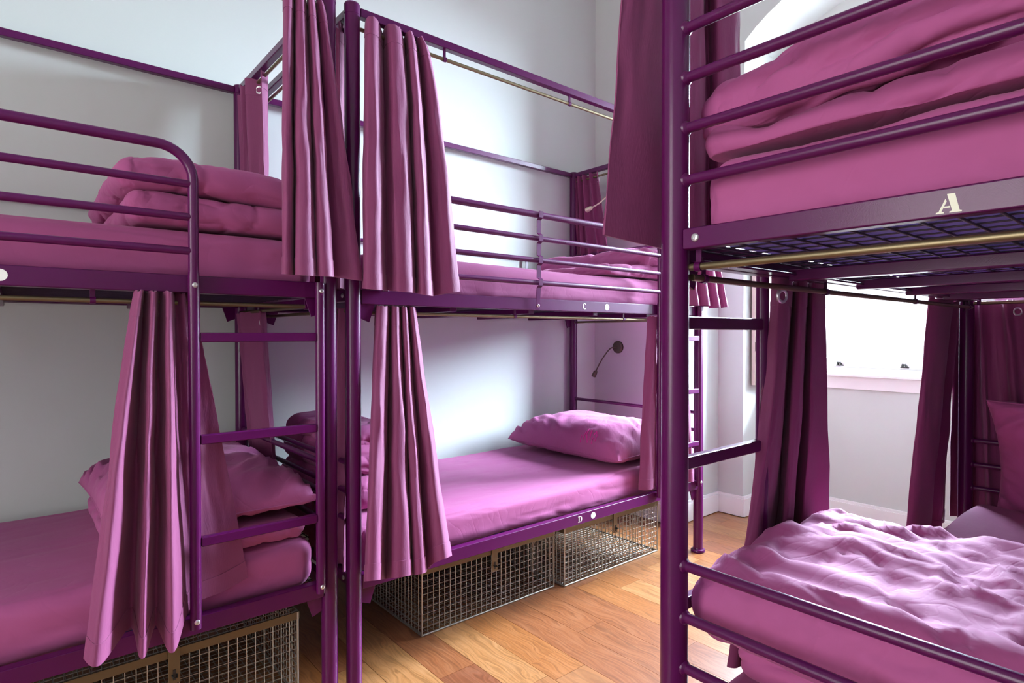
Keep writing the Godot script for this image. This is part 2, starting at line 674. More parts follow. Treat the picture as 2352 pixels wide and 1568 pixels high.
func bunk(called: String, label: String, at: Vector3, turn: float, deck: float, rise := 0.0, drop := 0.0) -> Node3D:
	var b := thing(called, label, "bunk bed", at, turn, "purple metal bunk beds")
	var hx := BED_W * 0.5
	var hz := BED_L * 0.5
	var top := 2.235 + rise
	var low := 0.391 + rise
	# posts
	for sx in [-1.0, 1.0]:
		for sz in [-1.0, 1.0]:
			var st := ms()
			tube(st, [Vector3(sx * hx, 0.01, sz * hz), Vector3(sx * hx, top - 0.038, sz * hz)], 0.025, 24)
			var post := put(b, "post", st, M.metal)
			st = ms()
			lathe(st, Vector3(sx * hx, top - 0.036, sz * hz), Vector3.UP, [Vector2(0.0235, -0.004), Vector2(0.0262, 0.0), Vector2(0.0262, 0.03), Vector2(0.024, 0.035), Vector2(0.0, 0.036)], 24)
			put(post, "post_cap", st, M.metal)
			st = ms()
			lathe(st, Vector3(sx * hx, 0.0, sz * hz), Vector3.UP, [Vector2(0.037, 0.0), Vector2(0.0385, 0.006), Vector2(0.036, 0.014), Vector2(0.027, 0.017), Vector2(0.025, 0.024)], 24)
			put(post, "foot", st, M.metal)
	# canopy frame
	var cy := 2.2125 + rise
	for sx in [-1.0, 1.0]:
		var st := ms()
		box(st, Vector3(sx * hx, cy, 0), Vector3(0.028, 0.028, BED_L - 0.048), 0.003)
		put(b, "canopy_rail", st, M.metal)
	for sz in [-1.0, 1.0]:
		var st := ms()
		box(st, Vector3(0, cy, sz * hz), Vector3(BED_W - 0.048, 0.028, 0.028), 0.003)
		put(b, "canopy_rail", st, M.metal)
	# curtain rods: along the open side and both ends, above and below
	rod_with_brackets(b, Vector3(hx, cy - 0.05, -hz + 0.024), Vector3(hx, cy - 0.05, hz - 0.024), 0.0065, 0.05, [0.17, 0.5, 0.83])
	rod_with_brackets(b, Vector3(hx - 0.02, deck - drop * 0.8 - 0.074, -hz + 0.024), Vector3(hx - 0.02, deck - drop * 0.8 - 0.074, hz - 0.024), 0.0065, 0.04, [0.02, 0.3, 0.65, 0.98])
	for sz in [-1.0, 1.0]:
		rod_with_brackets(b, Vector3(-hx + 0.024, cy - 0.042, sz * hz), Vector3(hx - 0.024, cy - 0.042, sz * hz), 0.0065, 0.03, [0.03, 0.97])
		rod_with_brackets(b, Vector3(-hx + 0.024, deck - 0.068, sz * (hz - 0.012)), Vector3(hx - 0.024, deck - 0.068, sz * (hz - 0.012)), 0.0065, 0.034, [0.02, 0.98])
	# the two decks
	for y in [deck, low]:
		for sx in [1.0, -1.0]:
			var st := ms()
			box(st, Vector3(sx * hx, y - 0.024 - drop, 0), Vector3(0.03, 0.048, BED_L - 0.046), 0.003)
			box(st, Vector3(sx * (hx - 0.03), y - 0.044 - drop, 0), Vector3(0.03, 0.005, BED_L - 0.05), 0.001)
			put(b, "side_rail", st, M.metal)
		for sz in [-1.0, 1.0]:
			var st := ms()
			box(st, Vector3(0, y - 0.019, sz * hz), Vector3(BED_W - 0.046, 0.038, 0.026), 0.003)
			put(b, "end_rail", st, M.metal)
			for sx in [-1.0, 1.0]:
				st = ms()
				var poly := PackedVector2Array([Vector2(0.024, 0.002), Vector2(0.075, 0.002), Vector2(0.055, -0.058), Vector2(0.024, -0.046)])
				extrude(st, poly, Transform3D(Basis(Vector3(0, 0, -sz), Vector3.UP, Vector3(sz, 0, 0)), Vector3(sx * hx, y - 0.048, sz * hz)), 0.005)
				put(b, "corner_bracket", st, M.metal)
				bolt(b, Vector3(sx * (hx - 0.05), y - 0.019, sz * (hz + 0.013)), Vector3(0, 0, sz), 0.0075)
		for i in 4:
			var st := ms()
			box(st, Vector3(0, y - 0.05 - drop * 0.6, hz - 0.41 - i * 0.39), Vector3(BED_W - 0.05, 0.025, 0.032), 0.003)
			put(b, "cross_bar", st, M.metal)
		var mesh := ms()
		var x := -hx + 0.02
		while x < hx - 0.01:
			tube(mesh, [Vector3(x, y - 0.034, -hz + 0.01), Vector3(x, y - 0.034, hz - 0.01)], 0.0022, 4)
			x += 0.0447
		var z := -hz + 0.03
		while z < hz - 0.01:
			tube(mesh, [Vector3(-hx + 0.01, y - 0.0305, z), Vector3(hx - 0.01, y - 0.0305, z)], 0.0022, 4)
			z += 0.05
		put(b, "deck_mesh", mesh, M.deck_wire)
	# end bars
	for sz in [-1.0, 1.0]:
		for y in [deck + 0.3635, deck + 0.274, deck + 0.183, deck + 0.089, low + 0.36, low + 0.265, low + 0.172]:
			var st := ms()
			tube(st, [Vector3(-hx + 0.02, y, sz * hz), Vector3(hx - 0.02, y, sz * hz)], 0.0095, 14, false)
			for sx in [-1.0, 1.0]:
				lathe(st, Vector3(sx * (hx - 0.0235), y, sz * hz), Vector3(-sx, 0, 0), [Vector2(0.0145, -0.004), Vector2(0.0135, 0.001), Vector2(0.0095, 0.006)], 14)
			put(b, "end_bar", st, M.metal)
	# guard rail on the open side, with a bent end that runs down into the ladder
	var gx := hx + 0.03
	var zl := -hz + 0.3875
	var zf := hz - 0.1
	var gy := deck + 0.336
	var br := 0.085
	var st2 := ms()
	var path := [Vector3(gx, deck - 0.004, zf)]
	path.append_array(arc(Vector3(gx, gy - br, zf - br), Vector3(0, 0, 1), Vector3.UP, br, 9))
	path.append_array(arc(Vector3(gx, gy - br, zl + br), Vector3.UP, Vector3(0, 0, -1), br, 9))
	path.append(Vector3(gx, deck + 0.004, zl))
	tube(st2, path, 0.013, 14)
	var guard := put(b, "guard_rail", st2, M.metal)
	for dy in [0.241, 0.153, 0.063]:
		var st := ms()
		tube(st, [Vector3(gx, deck + dy, zl + 0.008), Vector3(gx, deck + dy, zf - 0.008)], 0.0103, 14, false)
		put(guard, "guard_bar", st, M.metal)
	# flat brace, stepping out over every bar
	st2 = ms()
	var bz := 0.208
	var steps := []
	for dy in [0.336, 0.241, 0.153, 0.063]:
		steps.append([dy + 0.02, 0.0])
		steps.append([dy + 0.012, 0.013])
		steps.append([dy - 0.012, 0.013])
		steps.append([dy - 0.02, 0.0])
	steps.append([-0.045, -0.008])
	for i in steps.size() - 1:
		if i == 0:
			continue
		var p0 := Vector3(gx + 0.003 + steps[i][1], deck + steps[i][0], bz)
		var p1 := Vector3(gx + 0.003 + steps[i + 1][1], deck + steps[i + 1][0], bz)
		var d := (p1 - p0).normalized()
		box(st2, (p0 + p1) * 0.5, Vector3(0.003, p0.distance_to(p1) + 0.002, 0.022), 0.0006, Basis(Vector3(0, 0, 1).cross(d) * -1.0, d, Vector3(0, 0, 1)))
	put(guard, "brace", st2, M.metal)
	bolt(guard, Vector3(gx - 0.0015, deck - 0.03, bz), Vector3.RIGHT)
	# back guard: one bar on two straps
	st2 = ms()
	tube(st2, [Vector3(-hx - 0.022, deck + 0.325, -hz + 0.1), Vector3(-hx - 0.022, deck + 0.325, hz - 0.1)], 0.0095, 12)
	var back := put(b, "back_guard", st2, M.metal)
	for z in [-0.6, 0.2, 0.8]:
		st2 = ms()
		box(st2, Vector3(-hx - 0.0185, deck + 0.14, z), Vector3(0.003, 0.37, 0.022), 0.0008)
		put(back, "strap", st2, M.metal)
	# ladder
	var ladder := node_part(b, "ladder")
	for z in [zl, -hz + 0.04]:
		var st := ms()
		var y1 := deck + 0.006 if z == zl else deck - 0.002
		tube(st, [Vector3(gx, low - 0.024, z), Vector3(gx, low - 0.018, z), Vector3(gx, y1, z)], 0.0142, 14)
		put(ladder, "stile", st, M.metal)
		bolt(ladder, Vector3(gx + 0.0135, deck - 0.028, z), Vector3.RIGHT)
		bolt(ladder, Vector3(gx + 0.0135, low - 0.002, z), Vector3.RIGHT)
	for k in 3:
		var st := ms()
		box(st, Vector3(gx, deck - 0.168 - 0.277 * k, (zl - hz + 0.04) * 0.5), Vector3(0.02, 0.026, 0.3475 - 0.026), 0.003)
		put(ladder, "rung", st, M.metal)
	return b


# ------------------------------------------------------------------ bedding
func mattress(bed: Vector3, turn: float, deck: float, label: String, seed_: int, sag := 0.0) -> void:
	var at := bed + Vector3(0, deck - 0.0265, 0)
	var t := thing("mattress", label, "mattress", at, turn, "mattresses in fitted purple sheets")
	var h := 0.155
	var big := noise(seed_, 1.6, 2)
	var crease := noise(seed_ + 1, 4.2, 2)
	var warp := func(p: Vector3, d: Vector3) -> Vector3:
		var w := big.get_noise_3d(p.x * 1.5, p.y, p.z) * 0.006
		# creases run along the bed on top and gather near the lower edge of the sides
		var q := Vector3(p.x * 2.6, p.y * 2.0, p.z * 0.35)
		w -= pow(1.0 - absf(crease.get_noise_3dv(q)), 16.0) * 0.0045
		if absf(d.y) < 0.6:
			var tuck := clampf((-p.y) / (h * 0.5), 0.0, 1.0)
			w += tuck * 0.006 * crease.get_noise_3d(p.z * 4.0 + p.x * 4.0, 3.0, p.y * 3.0)
		var o := p + d * w
		if d.y > 0.0:
			o.y -= sag * (1.0 - pow(absf(p.z) / 0.965, 2.0)) * d.y
		return o + Vector3(0, h * 0.5 + 0.001, 0)
	put(t, "fitted_sheet", soft_box(Vector3(0.872, h, 1.925), 0.05, Vector3i(56, 16, 90), warp), M.fitted)
	var st := ms()
	box(st, Vector3(0, 0.0, 0), Vector3(0.80, 0.006, 1.85), 0.002)
	put(t, "underside", st, M.ticking)


func fold_layer(parent: Node, size: Vector3, at: Vector3, seed_: int, amp: float, shape: Callable, stretch := Vector3(0.8, 1.6, 1.2)) -> void:
	var big := noise(seed_, 2.4, 2)
	var crease := noise(seed_ + 7, 3.2, 2)
	var small := noise(seed_ + 9, 7.0, 2)
	var r := minf(size.y * 0.5 * 0.98, minf(size.x, size.z) * 0.3)
	var warp := func(p: Vector3, d: Vector3) -> Vector3:
		var w := big.get_noise_3dv(p) * amp
		var bent := p * stretch + Vector3(0, 0, 1) * big.get_noise_3d(p.x * 1.6, p.y, p.z * 1.6 + 7.0) * 0.16
		# long soft drapes with a sharp line where they meet, and short creases between them
		w += (0.55 - ridge(crease, bent)) * amp * 0.9 + (0.3 - ridge(small, bent * 1.3)) * amp * 0.3
		var o := p + d * w
		o.y += big.get_noise_3d(p.x * 0.7, 9.0, p.z * 0.7) * amp * 0.8
		var moved: Vector3 = shape.call(o, d)
		moved.y = maxf(moved.y, -size.y * 0.5)
		return moved + at
	put(parent, "fold", soft_box(size, r, Vector3i(72, 14, 64), warp), M.sheet)


func pillow_point(w: float, l: float, t: float, a: float, b: float, side: float, n: FastNoiseLite, wr: float, lying := true) -> Vector3:
	var f := pow(maxf((1.0 - pow(absf(a), 3.6)) * (1.0 - pow(absf(b), 3.2)), 0.0), 0.4)
	var x := w * 0.5 * a * (1.0 - 0.07 * (1.0 - b * b))
	var z := l * 0.5 * b * (1.0 - 0.06 * (1.0 - a * a))
	var edge := maxf(absf(a), absf(b))
	var q := Vector3(x * 3.0, side * 2.0, z * 3.0)
	var wrinkle := n.get_noise_3d(q.x * (1.0 + 2.0 * edge * absf(b)), q.y, q.z * (1.0 + 2.0 * edge * absf(a))) * wr * (0.35 + 0.9 * edge * edge)
	var half := t * 0.5 * (1.0 if not lying else 1.5 if side > 0.0 else 0.4)
	return Vector3(x, side * (half * f + wrinkle * minf(1.0, f * 2.5) * (0.3 if lying and side < 0.0 else 1.0)), z)


func pillow(called: String, label: String, group: String, at: Transform3D, w: float, l: float, t: float, seed_: int, wr := 0.016, lying := true) -> Node3D:
	var o := thing(called, label, "pillow", at.origin, 0.0, group)
	o.basis = at.basis
	var n := noise(seed_, 1.9, 3)
	var st := ms()
	st.set_smooth_group(0)
	var k := 40
	for side in [-1.0, 1.0]:
		var g := []
		for i in k + 1:
			var row := []
			for j in k + 1:
				var a := sin((2.0 * i / k - 1.0) * PI * 0.5)
				var b := sin((2.0 * j / k - 1.0) * PI * 0.5)
				row.append(pillow_point(w, l, t, a, b, side, n, wr, lying))
			g.append(row)
		for i in k:
			for j in k:
				var q := [g[i][j], g[i][j + 1], g[i + 1][j + 1], g[i + 1][j]]
				if side > 0.0:
					q = [q[0], q[3], q[2], q[1]]
				for e in [0, 1, 2, 0, 2, 3]:
					st.add_vertex(q[e])
	st.generate_normals()
	put(o, "pillowcase", st, M.sheet)
	# the seam that runs round the edge
	st = ms()
	var rim := []
	for e in 4:
		for i in 24:
			var s := 2.0 * i / 24.0 - 1.0
			var ab: Vector2 = [Vector2(s, -1), Vector2(1, s), Vector2(-s, 1), Vector2(-1, -s)][e]
			rim.append(pillow_point(w, l, t, ab.x, ab.y, 1.0, n, 0.0))
	tube(st, rim, 0.0025, 6, false, true)
	put(o, "seam", st, M.sheet)
	return o


# ------------------------------------------------------------------ curtains
func gen_cols(t0: Vector2, t1: Vector2, b0: Vector2, b1: Vector2, bh0: float, bh1: float, folds: int, amp_t: float, amp_b: float, first: float, seed_: int) -> Array:
	# columns of a curtain: [top u, top v, bottom u, bottom v, bottom height]; ridges and valleys take turns
	var rng := RandomNumberGenerator.new()
	rng.seed = seed_
	var out := []
	var dt := (t1 - t0).normalized()
	var nt := Vector2(-dt.y, dt.x)
	var db := (b1 - b0).normalized()
	var nb := Vector2(-db.y, db.x)
	# uneven fold widths
	var ends := [0.0]
	for i in folds:
		ends.append(ends[i] + rng.randf_range(0.75, 1.25))
	for i in folds:
		var depth := rng.randf_range(0.85, 1.2)
		var lean := rng.randf_range(-0.06, 0.06)
		for k in [[0.0, -1.0], [0.2, 0.45], [0.5, 1.0], [0.8, 0.5]]:
			if i > 0 or k[0] > 0.0:
				out.append(fold_column(lerpf(ends[i], ends[i + 1], k[0] + (lean if k[0] > 0.1 else 0.0)) / ends[folds], k[1] * depth * first * -1.0, t0, t1, b0, b1, nt * amp_t, nb * amp_b, lerpf(bh0, bh1, (i + k[0]) / folds) + rng.randf_range(-0.004, 0.004)))
			else:
				out.append(fold_column(0.0, -0.2 * first * -1.0, t0, t1, b0, b1, nt * amp_t, nb * amp_b, bh0))
	out.append(fold_column(1.0, -0.3 * first * -1.0, t0, t1, b0, b1, nt * amp_t, nb * amp_b, bh1))
	return out


func fold_column(f: float, s: float, t0: Vector2, t1: Vector2, b0: Vector2, b1: Vector2, nt: Vector2, nb: Vector2, bh: float) -> Array:
	var t := t0.lerp(t1, f) + nt * s
	var b := b0.lerp(b1, f) + nb * s
	return [t.x, t.y, b.x, b.y, bh]


func spline(cols: Array, x: float, c: int) -> float:
	var n := cols.size()
	var i := clampi(int(floor(x)), 0, n - 2)
	var t := x - i
	var p0: float = cols[maxi(i - 1, 0)][c]
	var p1: float = cols[i][c]
	var p2: float = cols[i + 1][c]
	var p3: float = cols[mini(i + 2, n - 1)][c]
	return 0.5 * (2.0 * p1 + (p2 - p0) * t + (2.0 * p0 - 5.0 * p1 + 4.0 * p2 - p3) * t * t + (3.0 * p1 - p0 - 3.0 * p2 + p3) * t * t * t)


func curtain(label: String, group: String, cols: Array, th: float, seed_: int, eyelets: Array = [], bow := 0.0) -> Node3D:
	var sub := 5 if cols.size() > 11 else 9
	var rows := 30
	var nx := (cols.size() - 1) * sub
	var n := noise(seed_, 1.0, 2)
	var mid: Array = cols[cols.size() / 2]
	var org := P(mid[2], mid[3], mid[4])
	var o := thing("curtain", label, "curtain", org, 0.0, group)
	var g := []
	var hts := []
	# rows: heading 0..0.065 m, body, hem of the last 0.05 m
	for j in nx + 1:
		var x := float(j) / sub
		var top := P(spline(cols, x, 0), spline(cols, x, 1), th)
		var bot := P(spline(cols, x, 2), spline(cols, x, 3), spline(cols, x, 4))
		var col := []
		for i in rows + 1:
			var t: float
			var full := th - bot.y
			if i <= 3:
				t = 0.065 / full * i / 3.0
			elif i >= rows - 3:
				t = 1.0 - 0.05 / full * (rows - i) / 3.0
			else:
				t = lerpf(0.065 / full, 1.0 - 0.05 / full, float(i - 3) / (rows - 6))
			var e := pow(t, 1.0 + bow)
			var p := top.lerp(bot, e)
			p.y = lerpf(top.y, bot.y, t)
			var wob := sin(PI * t)
			p.x += n.get_noise_2d(x * 1.1, t * 2.6) * 0.006 * wob
			p.z += n.get_noise_2d(x * 1.1 + 50.0, t * 2.6) * 0.006 * wob
			if i == 0:
				p.y += n.get_noise_2d(x * 2.0, 70.0) * 0.006
			col.append(p - org)
		g.append(col)
	var nor := []
	for j in nx + 1:
		var col := []
		for i in rows + 1:
			var dx: Vector3 = g[mini(j + 1, nx)][i] - g[maxi(j - 1, 0)][i]
			var dy: Vector3 = g[j][mini(i + 1, rows)] - g[j][maxi(i - 1, 0)]
			col.append(dx.cross(dy).normalized())
		nor.append(col)
	for band in [["heading", 0, 3, 0.0026], ["cloth", 3, rows - 3, 0.0015], ["hem", rows - 3, rows, 0.003]]:
		var st := ms()
		var i0: int = band[1]
		var i1: int = band[2]
		var th2: float = band[3]
		for j in nx:
			for i in range(i0, i1):
				for s in [-1.0, 1.0]:
					var q := []
					var m := []
					for e in [[j, i], [j + 1, i], [j + 1, i + 1], [j, i + 1]]:
						q.append(g[e[0]][e[1]] + nor[e[0]][e[1]] * th2 * s)
						m.append(nor[e[0]][e[1]] * s)
					quad(st, q[0], q[1], q[2], q[3], m[0], m[1], m[2], m[3])
			for i in [i0, i1]:
				var up := Vector3.UP if i == i0 else Vector3.DOWN
				quad(st, g[j][i] - nor[j][i] * th2, g[j + 1][i] - nor[j + 1][i] * th2, g[j + 1][i] + nor[j + 1][i] * th2, g[j][i] + nor[j][i] * th2, up, up, up, up)
		for j in [0, nx]:
			var d: Vector3 = (g[0][5] - g[1][5] if j == 0 else g[nx][5] - g[nx - 1][5]).normalized()
			for i in range(i0, i1):
				quad(st, g[j][i] - nor[j][i] * th2, g[j][i + 1] - nor[j][i + 1] * th2, g[j][i + 1] + nor[j][i + 1] * th2, g[j][i] + nor[j][i] * th2, d, d, d, d)
		put(o, band[0], st, M.curtain)
	for x in eyelets:
		var j := clampi(int(x * sub), 0, nx)
		var c: Vector3 = g[j][2]
		var d: Vector3 = nor[j][2]
		var a := Vector3.UP
		var b := d.cross(a).normalized()
		a = b.cross(d)
		var ring := []
		for k in 18:
			ring.append(c + (a * cos(TAU * k / 18.0) + b * sin(TAU * k / 18.0)) * 0.0135)
		var st := ms()
		tube(st, ring, 0.0048, 8, false, true)
		put(o, "eyelet", st, M.zinc)
	return o


# ------------------------------------------------------------------ baskets, lamps
func basket(label: String, u0: float, u1: float, front: float, back: float, h: float) -> void:
	var t := thing("wire_basket", label, "basket", P((u0 + u1) * 0.5, (front + back) * 0.5, 0.0), 0.0, "wire storage baskets under the bunks")
	var hw := (u1 - u0) * 0.5
	var hd := (front - back) * 0.5
	var r := 0.0016
	var y0 := 0.006
	var step := 0.026
	for p in [["front_panel", hd], ["back_panel", -hd]]:
		var st := ms()
		var z := -hw
		while z <= hw + 0.001:
			tube(st, [Vector3(p[1], y0, z), Vector3(p[1], h - 0.01, z)], r, 4, false)
			z += 2.0 * hw / round(2.0 * hw / step)
		var y := y0
		while y < h - 0.01:
			tube(st, [Vector3(p[1] - signf(p[1]) * 0.0026, y, -hw), Vector3(p[1] - signf(p[1]) * 0.0026, y, hw)], r, 4, false)
			y += step
		put(t, p[0], st, M.wire)
	for s in [-1.0, 1.0]:
		var st := ms()
		var x := -hd
		while x <= hd + 0.001:
			tube(st, [Vector3(x, y0, s * hw), Vector3(x, h - 0.01, s * hw)], r, 4, false)
			x += 2.0 * hd / round(2.0 * hd / step)
		var y := y0
		while y < h - 0.01:
			tube(st, [Vector3(-hd, y, s * (hw - 0.0026)), Vector3(hd, y, s * (hw - 0.0026))], r, 4, false)
			y += step
		put(t, "side_panel", st, M.wire)
	var bt := ms()
	var z2 := -hw
	while z2 <= hw + 0.001:
		tube(bt, [Vector3(-hd, y0, z2), Vector3(hd, y0, z2)], r, 4, false)
		z2 += step * 1.0
	var x2 := -hd
	while x2 <= hd + 0.001:
		tube(bt, [Vector3(x2, y0 - 0.0026, -hw), Vector3(x2, y0 - 0.0026, hw)], r, 4, false)
		x2 += step
	put(t, "bottom_panel", bt, M.wire)
	# frame: heavier rods on the edges, a flat strap round the top
	var fr := ms()
	for sx in [-1.0, 1.0]:
		for sz in [-1.0, 1.0]:
			tube(fr, [Vector3(sx * hd, 0.003, sz * hw), Vector3(sx * hd, h, sz * hw)], 0.0035, 8)
		tube(fr, [Vector3(sx * hd, 0.0045, -hw), Vector3(sx * hd, 0.0045, hw)], 0.004, 8)
	for sz in [-1.0, 1.0]:
		tube(fr, [Vector3(-hd, 0.0045, sz * hw), Vector3(hd, 0.0045, sz * hw)], 0.004, 8)
	put(t, "frame", fr, M.wire)
	var rim := ms()
	for sx in [-1.0, 1.0]:
		box(rim, Vector3(sx * hd, h - 0.011, 0), Vector3(0.004, 0.024, 2.0 * hw + 0.012), 0.001)
	for sz in [-1.0, 1.0]:
		box(rim, Vector3(0, h - 0.011, sz * (hw + 0.004)), Vector3(2.0 * hd, 0.024, 0.004), 0.001)
	put(t, "rim", rim, M.bronze)
	# lid of the same mesh, and the hasp that folds over the front
	var lid := ms()
	z2 = -hw
	while z2 <= hw + 0.001:
		tube(lid, [Vector3(-hd, h + 0.004, z2), Vector3(hd, h + 0.004, z2)], r, 4, false)
		z2 += step
	x2 = -hd
	while x2 <= hd + 0.001:
		tube(lid, [Vector3(x2, h + 0.0014, -hw), Vector3(x2, h + 0.0014, hw)], r, 4, false)
		x2 += step
	put(t, "lid", lid, M.wire)
	var hs := ms()
	box(hs, Vector3(hd + 0.006, h - 0.045, 0.0), Vector3(0.003, 0.1, 0.03), 0.001)
	box(hs, Vector3(hd - 0.02, h + 0.0065, 0.0), Vector3(0.055, 0.003, 0.03), 0.001)
	var hasp := put(t, "hasp", hs, M.bronze)
	hs = ms()
	tube(hs, [Vector3(hd + 0.006, h - 0.07, -0.006), Vector3(hd + 0.018, h - 0.073, -0.004), Vector3(hd + 0.018, h - 0.073, 0.004), Vector3(hd + 0.006, h - 0.07, 0.006)], 0.0025, 8)
	box(hs, Vector3(hd + 0.008, h - 0.07, 0), Vector3(0.002, 0.03, 0.008), 0.0006)
	put(hasp, "staple", hs, M.dark)


func reading_lamp(label: String, plate: Vector3, neck: Array, mat: Material) -> void:
	var t := thing("reading_lamp", label, "lamp", plate, 0.0, "flexible wall reading lamps")
	var st := ms()
	lathe(st, Vector3.ZERO, Vector3(0, 0, 1), [Vector2(0.041, 0.0), Vector2(0.041, 0.012), Vector2(0.036, 0.02), Vector2(0.012, 0.024), Vector2(0.0, 0.024)], 28)
	put(t, "wall_plate", st, mat)
	st = ms()
	var c := Curve3D.new()
	for i in neck.size():
		var p: Vector3 = neck[i]
		var d := Vector3.ZERO
		if i > 0 and i < neck.size() - 1:
			d = (neck[i + 1] - neck[i - 1]) * 0.25
		c.add_point(p, -d, d)
	var pts := []
	var len := c.get_baked_length()
	for i in 41:
		pts.append(c.sample_baked(len * i / 40.0, true))
	for i in 40:
		# the spiral of the flexible arm: fat and thin rings in turn
		tube(st, [pts[i], pts[i + 1]], 0.0048 if i % 2 == 0 else 0.004, 8, false)
	put(t, "gooseneck", st, mat)
	st = ms()
	var dir: Vector3 = (pts[40] - pts[37]).normalized()
	lathe(st, pts[40], dir, [Vector2(0.0, -0.008), Vector2(0.009, -0.008), Vector2(0.014, 0.004), Vector2(0.0155, 0.034), Vector2(0.0135, 0.036), Vector2(0.012, 0.028), Vector2(0.0, 0.028)], 18)
	put(t, "lamp_head", st, mat)


func daylight(at: Vector3, turn: float, size: Vector2, color: Color, energy: float, called := "window_daylight") -> void:
	var day := AreaLight3D.new()
	day.name = called
	day.area_size = size
	day.light_color = color
	day.light_energy = energy
	day.area_range = 20.0
	day.area_attenuation = 2.0
	day.shadow_enabled = true
	day.position = at
	day.rotation.y = turn
	add_child(day, true)


# ------------------------------------------------------------------ the scene
func _ready() -> void:
	# camera
	var cam := Camera3D.new()
	cam.name = "camera"
	cam.position = Vector3(0, 1.175, 0)
	cam.rotation = Vector3(deg_to_rad(-0.715), deg_to_rad(49.93), 0)
	cam.fov = 59.83
	cam.near = 0.02
	cam.far = 200.0
	add_child(cam)
	cam.current = true
	# sky and exposure
	var env := Environment.new()
	var sm := ProceduralSkyMaterial.new()
	sm.sky_top_color = Color(0.80, 0.87, 1.0)
	sm.sky_horizon_color = Color(0.95, 0.97, 1.0)
	sm.ground_bottom_color = Color(0.72, 0.73, 0.74)
	sm.ground_horizon_color = Color(0.92, 0.93, 0.95)
	sm.sky_energy_multiplier = 1.6
	sm.ground_energy_multiplier = 1.6
	var sky := Sky.new()
	sky.sky_material = sm
	env.background_mode = Environment.BG_SKY
	env.sky = sky
	env.tonemap_mode = Environment.TONE_MAPPER_LINEAR
	env.tonemap_exposure = 1.06
	env.sdfgi_enabled = true
	env.ssao_enabled = true
	env.ssil_enabled = true
	var we := WorldEnvironment.new()
	we.environment = env
	add_child(we)
	# the bright hazy sky over the street: wide and low, it shines down through the window in the niche
	daylight(P(9.0, -1.6, 4.9), PI, Vector2(14.0, 5.2), Color(0.84, 0.93, 1.0), 5900.0, "sky_daylight")
	# daylight at the window in the niche and at the plain window in the wall behind
	daylight(P(4.13, NICHES[0], 1.94), PI, Vector2(0.92, 1.92), Color(0.92, 0.955, 1.0), 6.0)
	daylight(P(-2.42, BACK_WINDOW, 1.6), 0.0, Vector2(1.26, 2.36), Color(1.0, 0.985, 0.95), 8.6)
	make_materials()
	build_room()
	build_floor()
	build_shutter()
	build_beds()
	build_bedding()
	build_curtains()
	build_small_things()


const BED1 := Vector3(-2.2675, 0, 0.234)
const BED2 := Vector3(-2.2675, 0, -1.836)
const BEDA := Vector3(-0.1795, 0, -1.933)


func build_beds() -> void:
	var hx := BED_W * 0.5
	var hz := BED_L * 0.5
	var face := Basis(Vector3.UP, PI * 0.5)
	var b1 := bunk("bunk_bed", "purple metal bunk bed with a doubled duvet above, one round sticker and no letter", BED1, 0.0, 1.334, 0.012)
	disc(b1, Vector3(hx + 0.015, 1.310, BED1.z * -1.0 + 0.022), Vector3.RIGHT, 0.014)
	var b2 := bunk("bunk_bed", "purple metal bunk bed stencilled C and D on its side rails", BED2, 0.0, 1.32)
	letter(b2, "C", 0.026, Transform3D(face, Vector3(hx + 0.0155, 1.296, -1.915 - BED2.z)))
	disc(b2, Vector3(hx + 0.015, 1.297, -2.065 - BED2.z), Vector3.RIGHT, 0.0145)
	letter(b2, "D", 0.026, Transform3D(face, Vector3(hx + 0.0155, 0.366, -1.89 - BED2.z)))
	disc(b2, Vector3(hx + 0.015, 0.367, -1.975 - BED2.z), Vector3.RIGHT, 0.0145)
	var ba := bunk("bunk_bed", "purple metal bunk bed stencilled with a large A on its end rail", BEDA, PI, 1.365, 0.0, 0.014)
	letter(ba, "A", 0.0245, Transform3D(Basis(Vector3.UP, PI), Vector3(0.0465, 1.365 - 0.0335, -hz - 0.0128)))


